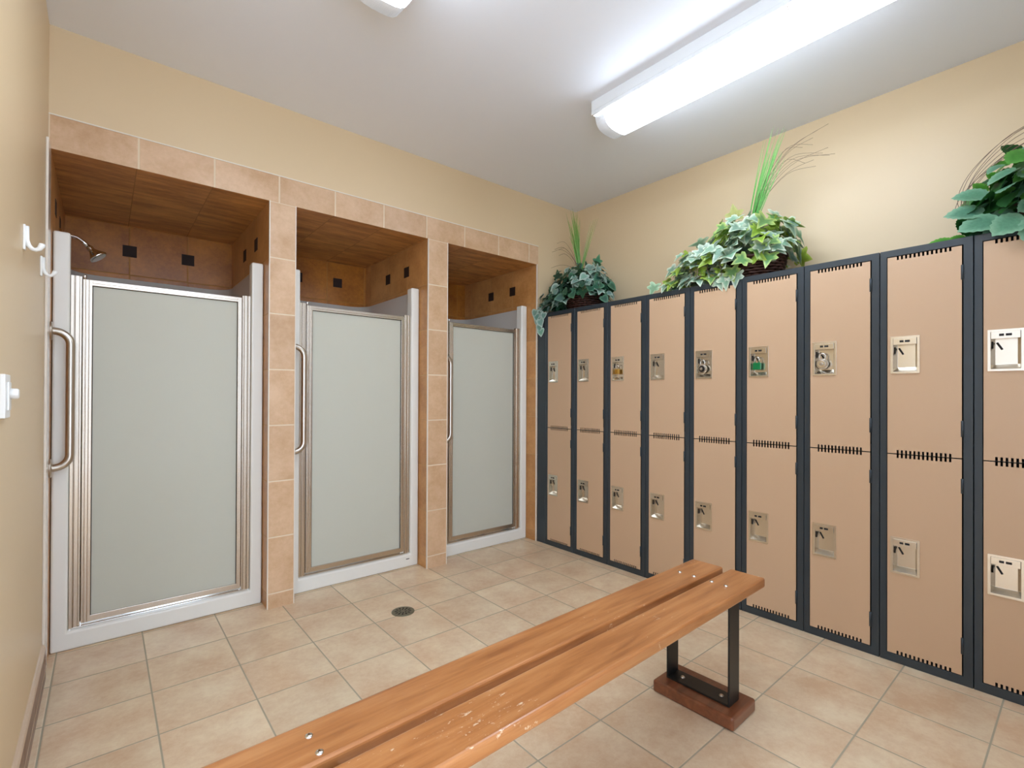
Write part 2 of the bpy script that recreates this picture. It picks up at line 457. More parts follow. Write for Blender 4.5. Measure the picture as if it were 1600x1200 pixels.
# ------------------------------------------------------------------ ceiling lights
def ceiling_light(cx, y0, y1, label):
    t = thing('ceiling_light', label, 'light', (cx, (y0 + y1) / 2, CEIL), 0, 'fluorescent ceiling lights')
    h = (y1 - y0) / 2
    mb = MB()
    mb.box(-0.121, 0.121, -h, h, -0.055, 0)
    mb.box(-0.121, -0.112, -h, h, -0.074, -0.055); mb.box(0.112, 0.121, -h, h, -0.074, -0.055)
    mb.box(-0.112, 0.112, -h, -h + 0.006, -0.074, -0.055); mb.box(-0.112, 0.112, h - 0.006, h, -0.074, -0.055)
    mb.build('housing', M_HOUS, t, bevel=0.002)
    half = [(0.105, -0.070), (0.104, -0.092), (0.098, -0.113), (0.086, -0.130), (0.068, -0.142), (0.045, -0.148), (0.02, -0.150)]
    prof = half + [(-x, z) for x, z in reversed(half)]
    mb = MB(); mb.prism(prof, 'y', -h + 0.075, h - 0.075, 0, True, caps=False)
    mb.build('lens', M_LENS, t)
    for sg in (-1, 1):
        mb = MB(); a, c_ = sg * (h - 0.075), sg * (h - 0.012)
        A = [mb.vert((x, a, z)) for x, z in prof]; Bq = [mb.vert((x * 0.97, c_, z * 0.985)) for x, z in prof]
        for q in range(len(prof) - 1): mb.face((A[q], A[q + 1], Bq[q + 1], Bq[q]), 0, True)
        mb.face(Bq, 0)
        mb.build('lens_end', M_LENSEND, t)
    for yy in (h - 0.37, -h + 0.37):
        mb = MB(); mb.tube([(-0.116, yy, -0.066), (-0.116, yy, -0.082), (-0.113, yy - 0.004, -0.10)], 0.0025, 6)
        mb.build('clip', M_STEEL, t)
    return t
ceiling_light(2.104, 0.38, 1.72, 'lit fluorescent ceiling light with prismatic lens above the lockers')
ceiling_light(0.762, 0.38, 1.715, 'fluorescent ceiling light cut by the photo top, nearer the left wall')

# ------------------------------------------------------------------ shower stalls
def stall(x0, x1, label, badge=False):
    t = thing('shower_stall', label, 'shower', ((x0 + x1) / 2, SF, 0), 0, 'white shower stalls')
    cx = (x0 + x1) / 2; hw = (x1 - x0) / 2 - 0.0025
    D = RB - SF - 0.012
    mb = MB()
    # front frame: two uprights and a curb
    us = [-hw, -hw + 0.058, hw - 0.058, hw]; vs = [0, 0.082, 1.876]
    mb.plate(us, vs, lambda u, v: v < 0.08 or abs(u) > hw - 0.058, lambda u, v, q: (u, q, v), 0.0, 0.066)
    mb.build('front_frame', M_STALL, t, bevel=0.009, segs=3)
    # wall liner with rounded corners
    mb = MB(); r = 0.13; inn = hw - 0.024; bk = D - 0.02
    path = [(-inn, 0.066)] + [(-inn + r + r * cos(a), bk - r + r * sin(a)) for a in [pi - pi / 2 * q / 8 for q in range(9)]]
    path += [(inn - r + r * cos(a), bk - r + r * sin(a)) for a in [pi / 2 - pi / 2 * q / 8 for q in range(9)]] + [(inn, 0.066)]
    top = 1.856
    I0 = [mb.vert((x, y, 0.05)) for x, y in path]; I1 = [mb.vert((x, y, top)) for x, y in path]
    def outp(x, y): return (max(-hw, min(hw, x * 1.0 + (0.022 if x > 0 else -0.022))), min(D, y + (0.018 if y > bk - r * 0.6 else 0)))
    O1 = [mb.vert(outp(x, y) + (top,)) for x, y in path]; O0 = [mb.vert(outp(x, y) + (0.0,)) for x, y in path]
    for q in range(len(path) - 1):
        mb.face((I0[q], I0[q + 1], I1[q + 1], I1[q]), 0, True)
        mb.face((I1[q], I1[q + 1], O1[q + 1], O1[q]), 0)
        mb.face((O1[q], O1[q + 1], O0[q + 1], O0[q]), 0, True)
    mb.face(I0, 0)
    mb.build('wall_liner', M_STALL, t, fix=False)
    # metal track and jambs
    mb = MB(); mb.box(-hw + 0.0595, hw - 0.0595, 0.020, 0.052, 0.0825, 0.090); mb.box(-hw + 0.0595, hw - 0.0595, 0.047, 0.052, 0.090, 0.104)
    mb.build('sill_track', M_CHROME, t, bevel=0.001)
    for sg in (-1, 1):
        mb = MB()
        def X(a, c_): return sorted((sg * (hw - a), sg * (hw - c_)))
        for a, c_, y0 in ((0.0595, 0.072, 0.016), (0.072, 0.0755, 0.021), (0.0755, 0.090, 0.018), (0.090, 0.098, 0.024)):
            xa, xb = X(a, c_); mb.box(xa, xb, y0, 0.050, 0.0905, 1.69)
        mb.build('door_jamb', M_ALU, t, bevel=0.0012)
    # framed door leaf
    dl, dr = -hw + 0.101, hw - 0.101
    st, zb, zt = 0.033, 0.102, 1.678
    mb = MB()
    mb.plate([dl, dl + st, dr - 0.020, dr], [zb, zb + 0.028, zt - 0.026, zt],
             lambda u, v: not (dl + st < u < dr - 0.020 and zb + 0.028 < v < zt - 0.026), lambda u, v, q: (u, q, v), 0.020, 0.044)
    mb.box(dl + 0.008, dl + 0.012, 0.017, 0.021, zb, zt); mb.box(dl + 0.020, dl + 0.0235, 0.017, 0.021, zb, zt)
    mb.box(dl + st, dr - 0.02, 0.0175, 0.021, zt - 0.016, zt - 0.006)
    dd = mb.build('door', M_ALU, t, bevel=0.0015)
    mb = MB(); mb.box(dl + st - 0.004, dr - 0.016, 0.030, 0.035, zb + 0.024, zt - 0.022)
    mb.build('glass_pane', M_GLASS, dd)
    mb = MB()
    for (ua, ub, va, vb) in ((dl + st, dl + st + 0.003, zb + 0.028, zt - 0.026), (dr - 0.023, dr - 0.020, zb + 0.028, zt - 0.026),
                             (dl + st, dr - 0.020, zt - 0.0285, zt - 0.026)):
        mb.box(ua, ub, 0.0265, 0.0305, va, vb)
    mb.build('glass_seal', M_RUBBER, dd)
    mb = MB(); mb.lathe([(0.006, 0), (0.006, 0.02), (0.004, 0.024)], Matrix.Translation((dl + 0.006, 0.034, zt - 0.001)), 12)
    mb.build('pivot_pin', M_CHROME, dd)
    if badge:
        mb = MB(); mb.box(hw - 0.090, hw - 0.066, -0.0015, 0.002, 0.052, 0.057)
        bo = mb.build('badge', M_BLACK, t)
    return t
stall(*OPEN[0], 'white shower stall with frosted door nearest the left wall')
stall(*OPEN[1], 'white shower stall with frosted door between the two tiled pillars', True)
stall(*OPEN[2], 'white shower stall with frosted door beside the lockers')

# grab bars on the tiled left cheek of each recess
def grab_bar(x0, label):
    zt, zb, yy, off, r = 1.424, 0.828, 2.900, 0.066, 0.055
    t = thing('grab_bar', label, 'grab bar', (x0, yy, zb), 0, 'steel grab bars')
    H = zt - zb
    pts = [(0.004, 0, H), (off - r, 0, H)] + arc((off - r, H - r), r, pi / 2, 0, 8)[1:] + arc((off - r, r), r, 0, -pi / 2, 8) + [(0.004, 0, 0)]
    mb = MB(); mb.tube(pts, 0.0160, 18)
    mb.build('bar', M_STEEL, t)
    for z in (H, 0):
        mb = MB(); mb.lathe([(0.040, 0.0005), (0.040, 0.005), (0.036, 0.008), (0.018, 0.009)], Matrix.Translation((0, 0, z)) @ Matrix.Rotation(pi / 2, 4, 'Y'), 24)
        mb.build('flange', M_STEEL, t)
    return t
grab_bar(-0.178, 'brushed steel grab bar by the shower nearest the left wall')
grab_bar(0.812, 'brushed steel grab bar by the middle shower, on the first pillar')
grab_bar(1.800, 'brushed steel grab bar by the shower beside the lockers, on the second pillar')

# shower head
t = thing('showerhead', 'chrome shower head on bent arm above the left shower', 'shower head', (-0.178, 3.40, 1.970))
mb = MB(); pts = [(0.001, 0, 0), (0.045, 0, 0.0), (0.070, 0, -0.006), (0.092, 0, -0.022), (0.118, 0, -0.050)]
mb.tube(pts, 0.0095, 12); mb.build('arm', M_CHROME, t)
mb = MB(); mb.lathe([(0.030, 0.0), (0.028, 0.006), (0.012, 0.010)], Matrix.Rotation(pi / 2, 4, 'Y'), 20); mb.build('escutcheon', M_CHROME, t)
d = Vector((0.6, -0.1, -0.72)).normalized()
Mh = Matrix.Translation((0.116, 0, -0.048)) @ d.to_track_quat('Z', 'Y').to_matrix().to_4x4()
mb = MB(); mb.lathe([(0.013, -0.004), (0.016, 0.006), (0.013, 0.014), (0.016, 0.022), (0.034, 0.046), (0.042, 0.056), (0.042, 0.064), (0.034, 0.066)], Mh, 24)
mb.build('head', M_CHROME, t)

# ------------------------------------------------------------------ left wall fittings
def hook(y, zt, label):
    t = thing('coat_hook', label, 'hook', (LW, y, zt), 0, 'white coat hooks')
    mb = MB(); mb.box(0.0, 0.006, -0.009, 0.009, -0.075, 0.0)
    mb.build('back_plate', M_WHITE, t, bevel=0.002)
    mb = MB()
    pts = [(0.007, 0, -0.004), (0.008, 0, -0.045), (0.012, 0, -0.060), (0.019, 0, -0.069), (0.027, 0, -0.071), (0.035, 0, -0.066), (0.040, 0, -0.056), (0.041, 0, -0.050)]
    mb.tube(pts, [0.006, 0.006, 0.006, 0.006, 0.006, 0.0065, 0.008, 0.0075], 12)
    mb.build('arm', M_WHITE, t)
hook(2.034, 1.652, 'white plastic coat hook nearer the camera, above the wall switch')
hook(2.545, 1.669, 'white plastic coat hook nearer the showers on the left wall')
t = thing('wall_switch', 'white wall switch with round knob on the left wall', 'switch', (LW, 1.668, 1.145))
mb = MB(); mb.box(0, 0.010, -0.040, 0.040, -0.052, 0.052); mb.box(0.010, 0.014, -0.018, 0.018, -0.034, 0.034); mb.build('plate', M_WHITE, t, bevel=0.003)
mb = MB(); mb.lathe([(0.0125, 0.014), (0.0125, 0.026), (0.010, 0.029)], Matrix.Translation((0, 0.0, 0.006)) @ Matrix.Rotation(pi / 2, 4, 'Y'), 24); mb.build('knob', M_WHITE, t)

# ------------------------------------------------------------------ lockers
def locker_proto(loc, label):
    t = thing('locker', label, 'locker', loc, 0, 'two-tier lockers along the right wall')
    a, c_ = 0.0014, LWID - 0.0014; depth = RW - LX - 0.003
    mb = MB()
    mb.plate([a, 0.0305, 0.2795, c_], [0.0, 0.036, 1.765, LH],
             lambda u, v: not (0.0305 < u < 0.2795 and 0.036 < v < 1.765), lambda u, v, q: (q, u, v), 0.0, 0.018)
    mb.box(0.018, depth, a, a + 0.002, 0, LH); mb.box(0.018, depth, c_ - 0.002, c_, 0, LH)
    mb.box(depth - 0.002, depth, a, c_, 0, LH); mb.box(0.018, depth, a, c_, LH - 0.002, LH); mb.box(0.018, depth, a, c_, 0.034, 0.036)
    mb.box(0.030, depth, a, c_, 0.903, 0.907)
    mb.build('body', M_LBODY, t, bevel=0.0012, segs=1)
    for (z0, z1, hz0, hz1) in ((0.9075, 1.7615, 1.253, 1.414), (0.0400, 0.9030, 0.389, 0.546)):
        y0, y1 = 0.0345, 0.2765
        n = 13; ys = [0.0695 + 0.01425 * q for q in range(n)]; sw, sh = 0.0036, 0.0150
        us = [y0, y1, 0.170, 0.262] + [v for q in ys for v in (q - sw, q + sw)]
        vs = [z0, z0 + sh, hz0 + 0.006, hz1 - 0.006, z1 - sh, z1]
        def solid(u, v):
            if 0.170 < u < 0.262 and hz0 + 0.006 < v < hz1 - 0.006: return False
            if (v > z1 - sh or v < z0 + sh) and any(abs(u - q) < sw for q in ys): return False
            return True
        mb = MB(); mb.plate(us, vs, solid, lambda u, v, q: (q, u, v), -0.002, 0.0)
        dr = mb.build('door', M_LDOOR, t)
        # pressed steel recessed handle
        mb = MB(); ya, yb = 0.1655, 0.2655
        mb.plate([ya, ya + 0.009, yb - 0.009, yb], [hz0, hz0 + 0.009, hz1 - 0.009, hz1],
                 lambda u, v: not (ya + 0.009 < u < yb - 0.009 and hz0 + 0.009 < v < hz1 - 0.009), lambda u, v, q: (q, u, v), -0.0055, -0.0021, 0)
        ra, rb, rc, rd = ya + 0.009, yb - 0.009, hz0 + 0.009, hz1 - 0.009
        ins = [(ra, rc), (rb, rc), (rb, rd), (ra, rd)]
        bkp = [(ra + 0.010, rc + 0.018), (rb - 0.010, rc + 0.018), (rb - 0.010, rd), (ra + 0.010, rd)]
        A = [mb.vert((-0.0050, p, q)) for p, q in ins]; Bq = [mb.vert((0.024, p, q)) for p, q in bkp]
        for q in range(4): mb.face((A[q], A[(q + 1) % 4], Bq[(q + 1) % 4], Bq[q]), 0)
        mb.face(Bq, 0)
        # top bar with its slotted latch
        mb.box(-0.0085, 0.022, ra + 0.001, rb - 0.001, rd - 0.027, rd, 0)
        mb.box(-0.0092, -0.0080, 0.198, 0.233, rd - 0.0175, rd - 0.0085, 1)
        mb.box(-0.0102, -0.0090, 0.2145, 0.2195, rd - 0.0180, rd - 0.0080, 0)
        # slanted slot and dark latch hole
        Ms = Matrix.Translation((0.0232, 0.234, rd - 0.054)) @ Matrix.Rotation(radians(-28), 4, 'X')
        mb.box(-0.0008, 0.001, -0.0035, 0.0035, -0.016, 0.016, 1, M=Ms)
        mb.box(0.004, 0.018, rb - 0.0065, rb - 0.0045, rd - 0.064, rd - 0.036, 1)
        mb.build('recessed_handle', [M_PRESS, M_DARK], dr, bevel=0.0012)
        for hz in ((z0 + 0.085, z0 + 0.150), (z1 - 0.137, z1 - 0.078)):
            mb = MB(); mb.tube([(-0.003, 0.0318, hz[0]), (-0.003, 0.0318, hz[1])], 0.0036, 8); mb.box(-0.003, 0.001, 0.030, 0.0375, hz[0], hz[1])
            mb.build('hinge', M_LBODY, dr)
    return t
Y0 = 2.4425
LAB = ['two-tier tan locker at the far end, against the tiled shower wall',
       'two-tier tan locker, second from the shower wall',
       'two-tier tan locker with a small brass padlock, third from the shower wall',
       'two-tier tan locker between the brass-padlock locker and the black-dial one',
       'two-tier tan locker with the black-dial combination padlock',
       'two-tier tan locker with the green padlock',
       'two-tier tan locker with the silver-dial combination padlock',
       'two-tier tan locker with no padlock, to the right of the silver-dial one',
       'two-tier tan locker cut off by the right edge of the photo']
lockers = []
for i in range(9):
    loc = (LX, Y0 - LWID * i, 0)
    if i == 0: lockers.append(locker_proto(loc, LAB[0]))
    else: lockers.append(dup(lockers[0], loc, LAB[i]))
# staples that carry a padlock, on four of the upper doors
for i in (2, 4, 5, 6):
    up_door = [c for c in lockers[i].children if c.name.startswith('door')][0]
    mb = MB(); zc = 1.353
    mb.tube([(0.0235, 0.2295, zc), (0.010, 0.2295, zc), (0.006, 0.2275, zc), (0.006, 0.2245, zc), (0.010, 0.2225, zc), (0.0235, 0.2225, zc)], 0.0016, 8)
    mb.build('hasp', M_CHROME, up_door)
mb = MB()
mb.box(LX + 0.001, LX + 0.020, 2.7482, TF - 0.003, 0, LH - 0.001)
mb.box(LX + 0.020, RW - 0.003, 2.7482, TF - 0.003, LH - 0.004, LH - 0.001)
tag(mb.build('locker_filler_panel', M_LBODY, None, bevel=0.001, segs=1), 'narrow slate filler panel between the first locker and the shower wall', 'panel')

# ------------------------------------------------------------------ padlocks hanging in the recessed handles
def padlock_at(i, label):
    return thing('padlock', label, 'padlock', (LX + 0.002, Y0 - LWID * i + 0.226, 1.353), 0, 'padlocks on the upper locker doors')
def shackle(t, r, top, low, rad, mat):
    mb = MB()
    mb.tube([(0, -r, low)] + [(0, -r * cos(a), top - r + r * sin(a)) for a in [pi * q / 10 for q in range(11)]] + [(0, r, low)], rad, 10)
    mb.build('shackle', mat, t)
def combo(i, label, dial):
    t = padlock_at(i, label); RX = Matrix.Rotation(-pi / 2, 4, 'Y')
    shackle(t, 0.0125, 0.006, -0.028, 0.0036, M_CHROME)
    Mx = Matrix.Translation((0, 0, -0.044)) @ RX
    mb = MB(); mb.lathe([(0.022, -0.010), (0.0245, -0.007), (0.0245, 0.007), (0.022, 0.010)], Mx, 32); mb.build('case', M_STEEL, t)
    mb = MB(); mb.lathe([(0.0175, 0.0101), (0.0175, 0.0125), (0.016, 0.0135)], Mx, 32)
    dl = mb.build('dial', dial, t)
    mb = MB(); mb.lathe([(0.0085, 0.0136), (0.0075, 0.021), (0.006, 0.022)], Mx, 20); mb.build('dial_knob', M_STEEL, dl)
    return t
combo(4, 'combination padlock with a black dial, left of the green padlock', M_BLACK)
combo(6, 'combination padlock with a silver dial, right of the green padlock', M_CHROME)
t = padlock_at(5, 'green padlock hanging in an upper locker handle')
shackle(t, 0.0105, 0.006, -0.024, 0.003, M_CHROME)
mb = MB(); mb.box(-0.009, 0.009, -0.0195, 0.0195, -0.060, -0.023); mb.build('case', M_GREEN, t, bevel=0.003, segs=3)
t = padlock_at(2, 'small brass padlock hanging in an upper locker handle')
shackle(t, 0.0095, 0.006, -0.024, 0.0028, M_CHROME)
mb = MB(); mb.box(-0.008, 0.008, -0.0165, 0.0165, -0.055, -0.022); mb.build('case', M_BRASS, t, bevel=0.0025, segs=3)

# ------------------------------------------------------------------ bench
t = thing('bench', 'orange-brown wooden bench with two planks on black steel legs', 'bench', (1.018, 0.9375, 0), radians(1.05))
def bolt(mb, x, y, z, r=0.010):
    mb.lathe([(r, 0), (r, 0.0012), (r * 0.75, 0.0035), (r * 0.3, 0.0045)], Matrix.Translation((x, y, z)), 16)
LEGS = (-0.693, 0.727)
for (y0, y1, q) in ((-0.147, -0.0125, (-0.086, -0.032)), (0.0145, 0.147, (0.038, 0.098))):
    mb = MB(); mb.box(-0.917, 0.917 + (0.004 if y0 < 0 else 0), y0, y1, 0.4225, 0.460)
    pl = mb.build('seat_plank', M_WOOD, t, bevel=0.008, segs=3)
    for lx in LEGS:
        for yy in q:
            mb = MB(); bolt(mb, lx, yy, 0.4595, 0.0085); mb.build('bolt', M_CHROME, pl)
for lx in LEGS:
    mb = MB()
    w = 0.038
    mb.box(lx - w, lx + w, -0.118, -0.111, 0.046, 0.422); mb.box(lx - w, lx + w, 0.125, 0.132, 0.046, 0.422)
    mb.box(lx - w, lx + w, -0.111, 0.125, 0.046, 0.053); mb.box(lx - w, lx + w, -0.111, 0.125, 0.415, 0.422)
    lf = mb.build('leg_frame', M_LEG, t, bevel=0.0015)
    for yy in (-0.07, 0.085):
        mb = MB(); bolt(mb, lx, yy, 0.053, 0.009); mb.build('bolt', M_STEEL, lf)
    mb = MB(); mb.box(lx - 0.090, lx + 0.090, -0.155, 0.160, 0.0, 0.046); mb.build('foot_block', M_WOODD, t, bevel=0.008, segs=3)

# ------------------------------------------------------------------ floor drain
t = thing('floor_drain', 'round metal floor drain in the tiles before the showers', 'drain', (1.228, 2.362, 0))
mb = MB(); mb.lathe([(0.060, 0.0), (0.060, 0.0022), (0.056, 0.0032), (0.047, 0.0026)], Matrix.Identity(4), 40, 0, True, True, True)
mb.build('rim', M_DRAIN, t)
mb = MB(); mb.lathe([(0.0465, 0.0027), (0.0465, 0.0033)], Matrix.Identity(4), 40, 0, False)
for ring, n, r0, r1 in ((0, 12, 0.028, 0.043), (1, 8, 0.012, 0.024)):
    for q in range(n):
        a = 2 * pi * (q + 0.5 * ring) / n; w = 0.0042 if ring == 0 else 0.003
        M = Matrix.Rotation(a, 4, 'Z'); mb.box(r0, r1, -w, w, 0.0032, 0.0036, 1, M=M)
mb.build('grate', [M_DRAIN, M_DARK], t)

# ------------------------------------------------------------------ basket plants on top of the lockers
IVY = [(0, 0.0), (0.16, -0.10), (0.40, -0.16), (0.50, -0.02), (0.36, 0.14), (0.56, 0.34), (0.44, 0.46), (0.24, 0.46), (0.14, 0.72), (0, 1.0)]
OVATE = [(0, 0.0), (0.14, -0.06), (0.27, -0.03), (0.31, 0.05), (0.39, 0.08), (0.39, 0.19), (0.45, 0.25), (0.42, 0.35), (0.46, 0.43), (0.40, 0.51), (0.42, 0.60), (0.33, 0.66), (0.33, 0.75), (0.23, 0.80), (0.20, 0.88), (0.09, 0.92), (0, 1.0)]
HEART = [(0, 0.02), (0.15, -0.10), (0.36, -0.05), (0.46, 0.15), (0.42, 0.38), (0.30, 0.62), (0.14, 0.84), (0, 1.0)]
def leaf(mb, shape, p, direction, nrm, size, cin, cout, bend=0.25, fold=0.2, width=1.0):
    """a leaf blade: mid-rib, mid ring and margin, folded along the rib and drooping to the tip"""
    d = direction.normalized(); n_ = (nrm - d * nrm.dot(d)).normalized(); s_ = d.cross(n_)
    def P(x, y):
        x *= width
        return p + (d * (y * cos(bend * y * 0.5)) + s_ * x + n_ * (abs(x) * fold - bend * y * y * 0.5)) * size
    out = shape + [(-x, y) for x, y in reversed(shape[1:-1])]
    mid = [(x * 0.5, 0.42 + (y - 0.42) * 0.5) for x, y in out]
    vein = tuple(min(1, a * 1.0 + 0.10) for a in cin[:3]) + (1,)
    O = [mb.vert(P(*q), cout) for q in out]; Q = [mb.vert(P(*q), cin) for q in mid]
    C = mb.vert(P(0, 0.42), cin)
    n = len(out)
    for k in range(n):
        k2 = (k + 1) % n
        mb.face((O[k], O[k2], Q[k2], Q[k]), 0, True); mb.face((Q[k], Q[k2], C), 0, True)
def jit(c, rnd, a=0.15):
    f = 1 + rnd.uniform(-a, a)
    return tuple(max(0, min(1, x * f * (1 + rnd.uniform(-a, a) * 0.4))) for x in c[:3]) + (1,)
def basket(t, rx, ry, h):
    mb = MB(); rows = 9
    for k in range(rows):
        z = 0.006 + (h - 0.012) * k / (rows - 1); s = 0.80 + 0.20 * (k / (rows - 1)) ** 0.7
        pts = []
        for q in range(73):
            a = 2 * pi * q / 72; w = 0.004 * (1 if (q // 2 + k) % 2 else -1)
            pts.append(((rx * s + w) * cos(a), (ry * s + w) * sin(a), z))
        mb.tube(pts, 0.0068 if k < rows - 1 else 0.010, 6, caps=False)
    for q in range(18):
        a = 2 * pi * q / 18
        mb.tube([(rx * 0.80 * cos(a), ry * 0.80 * sin(a), 0.0), (rx * 0.99 * cos(a), ry * 0.99 * sin(a), h)], 0.005, 5)
    o = mb.build('basket', M_WICKER, t, fix=False)
    mb = MB(); n = 28
    ring = [mb.vert((rx * 0.93 * cos(2 * pi * q / n), ry * 0.93 * sin(2 * pi * q / n), h * 0.86)) for q in range(n)]
    c = mb.vert((0, 0, h * 1.05))
    for q in range(n): mb.face((ring[q], ring[(q + 1) % n], c), 0, True)
    mb.build('moss', M_MOSS, t)
    return o
def blade(mb, base, tip, sag, w, c0, c1, n=8):
    base, tip = Vector(base), Vector(tip); ax = tip - base
    side = ax.cross(Vector((-0.7, -0.7, 0.1))).normalized(); prev = None
    for k in range(n + 1):
        u = k / n
        p = base + ax * u + Vector(sag) * (u * u)
        ww = w * (1 - u) ** 0.7 + 0.0004
        c = tuple(a + (b_ - a) * u for a, b_ in zip(c0, c1))
        L_, R_ = mb.vert(p - side * ww, c), mb.vert(p + side * ww, c)
        if prev: mb.face((prev[0], prev[1], R_, L_), 0, True)
        prev = (L_, R_)
def strand(mb, pts, r=0.0011):
    P = [Vector(p) for p in pts]; out = []
    n = len(P)
    for i in range(n - 1):
        p0, p1, p2, p3 = P[max(i - 1, 0)], P[i], P[i + 1], P[min(i + 2, n - 1)]
        for k in range(5):
            u = k / 5
            out.append(0.5 * ((2 * p1) + (p2 - p0) * u + (2 * p0 - 5 * p1 + 4 * p2 - p3) * u * u + (3 * p1 - p0 - 3 * p2 + p3) * u ** 3))
    out.append(P[-1]); m_ = MB(); m_.tube(out, r, 5); m_.build('twig', M_WIRE, mb, fix=False)
ROOT = 'plants in baskets on the locker tops'

def dome_leaves(mb, rnd, n, ctr, rad, shapes, cols, size, keep, inner=0.72):
    ctr = Vector(ctr); k = 0; guard = 0
    while k < n and guard < n * 30:
        guard += 1
        v = Vector((rnd.gauss(0, 1), rnd.gauss(0, 1), rnd.gauss(0, 1))).normalized()
        if v.z < -0.25: continue
        f = rnd.uniform(inner, 1.0)
        p = ctr + Vector((v.x * rad[0], v.y * rad[1], v.z * rad[2])) * f
        if not keep(p): continue
        n_ = Vector((v.x / rad[0], v.y / rad[1], v.z / rad[2])).normalized()
        n_ = (n_ + Vector((rnd.uniform(-.45, .45), rnd.uniform(-.45, .45), rnd.uniform(-.2, .5)))).normalized()
        dn = Vector((v.x, v.y, -0.55)) + Vector((rnd.uniform(-.7, .7), rnd.uniform(-.7, .7), rnd.uniform(-.3, .3)))
        if abs(dn.normalized().dot(n_)) > 0.93: continue
        ci, co = cols(rnd, v)
        leaf(mb, rnd.choice(shapes), p, dn, n_, rnd.uniform(*size), ci, co, rnd.uniform(0.1, 0.6), rnd.uniform(0.0, 0.3), rnd.uniform(0.85, 1.1))
        k += 1

# --- variegated ivy over the middle lockers
def plant_variegated():
    t = thing('basket_plant', 'pale variegated ivy in a dark wicker basket, middle of the locker tops', 'plant', (2.815, 1.235, LH), 0, ROOT)
    basket(t, 0.125, 0.165, 0.13)
    rnd = random.Random(5); mb = MB()
    def cols(r, v):
        k = r.random()
        if k < 0.56: return jit(rgb(140, 172, 146), r), jit(rgb(222, 230, 204), r, .08)
        if k < 0.82: return jit(rgb(104, 146, 84), r), jit(rgb(190, 210, 120), r, .1)
        return jit(rgb(132, 160, 52), r), jit(rgb(176, 196, 84), r, .12)
    def keep(p):
        if p.z < 0.012: return False
        if p.x > 0.245: return False
        if -0.115 < p.y < 0.03 and p.x < -0.03 and p.z < 0.10: return False      # the basket shows here
        return True
    dome_leaves(mb, rnd, 235, (0.0, 0.045, 0.14), (0.195, 0.275, 0.27), [IVY], cols, (0.075, 0.115), keep, 0.6)
    dome_leaves(mb, rnd, 120, (-0.04, 0.29, 0.07), (0.14, 0.23, 0.215), [IVY], cols, (0.07, 0.105), keep, 0.5)
    for q in range(9):      # sprigs lying on and over the front edge
        y = rnd.uniform(0.10, 0.50); ci, co = cols(rnd, None)
        leaf(mb, IVY, Vector((-0.155, y, 0.035 + rnd.uniform(0, .03))), Vector((-0.5, rnd.uniform(-.5, .5), -0.25)), Vector((-0.4, 0, 1)), rnd.uniform(.07, .095), ci, co, 0.7, .15)
    for (y, z, s) in ((0.075, 0.035, .10), (0.02, 0.03, .09), (0.12, 0.02, .085), (0.045, 0.065, .09)):
        ci, co = cols(rnd, None)
        leaf(mb, IVY, Vector((-0.170, y, z)), Vector((-0.25, rnd.uniform(-.5, .2), -0.9)), Vector((-1, 0, .2)), s, ci, co, 0.3, .15)
    leaf(mb, IVY, Vector((-0.10, 0.575, 0.075)), Vector((-0.3, 0.25, -0.7)), Vector((-.9, -.1, .4)), .09, jit(rgb(132, 172, 132), rnd), jit(rgb(196, 220, 186), rnd), .3, .15)
    leaf(mb, IVY, Vector((-0.02, 0.10, 0.385)), Vector((-0.05, 0.15, 1)), Vector((-.9, -.3, .1)), .095, rgb(160, 160, 70), rgb(176, 176, 96), .1, .1)
    leaf(mb, IVY, Vector((0.0, -0.27, 0.03)), Vector((-.3, -1, -.1)), Vector((-.4, 0, 1)), .08, rgb(120, 170, 120), rgb(200, 222, 180), .4, .1)
    mb.build('foliage', M_LEAF, t, fix=False, color=True)
    g = MB()
    for q in range(46):
        a = rnd.uniform(0, 2 * pi); r = abs(rnd.gauss(0, 0.030)); L_ = rnd.uniform(0.36, 0.60)
        tip = (0.0 + r * cos(a), 0.02 - 0.115 * rnd.uniform(.7, 1.3) + r * sin(a), 0.26 + L_)
        blade(g, (0.0 + rnd.uniform(-.01, .01), 0.035 + rnd.uniform(-.012, .012), 0.24), tip, (0, rnd.uniform(-.05, .01), -0.02), 0.0030, jit(rgb(60, 160, 50), rnd, .3), jit(rgb(160, 214, 130), rnd, .15))
    g.build('grass_spray', M_LEAF, t, fix=False, color=True)
    g = MB()
    for q in range(12):
        e = rnd.uniform(0.16, 0.36); hh = rnd.uniform(0.36, 0.62)
        strand(t, [(0, 0.03, 0.27), (0.0, -0.03, 0.27 + hh * .40), (0.02, -0.10 - e * .25, 0.27 + hh * .75), (0.03, -0.10 - e * .8, 0.24 + hh * rnd.uniform(.72, .92))], 0.0008)
    for q in range(7):
        y = rnd.uniform(0.0, 0.3)
        strand(t, [(-0.10, y, 0.15), (-0.165, y + .02, 0.11), (-0.175, y + rnd.uniform(-.06, .06), 0.06), (-0.175, y + rnd.uniform(-.08, .08), 0.02)], 0.0016)
plant_variegated()

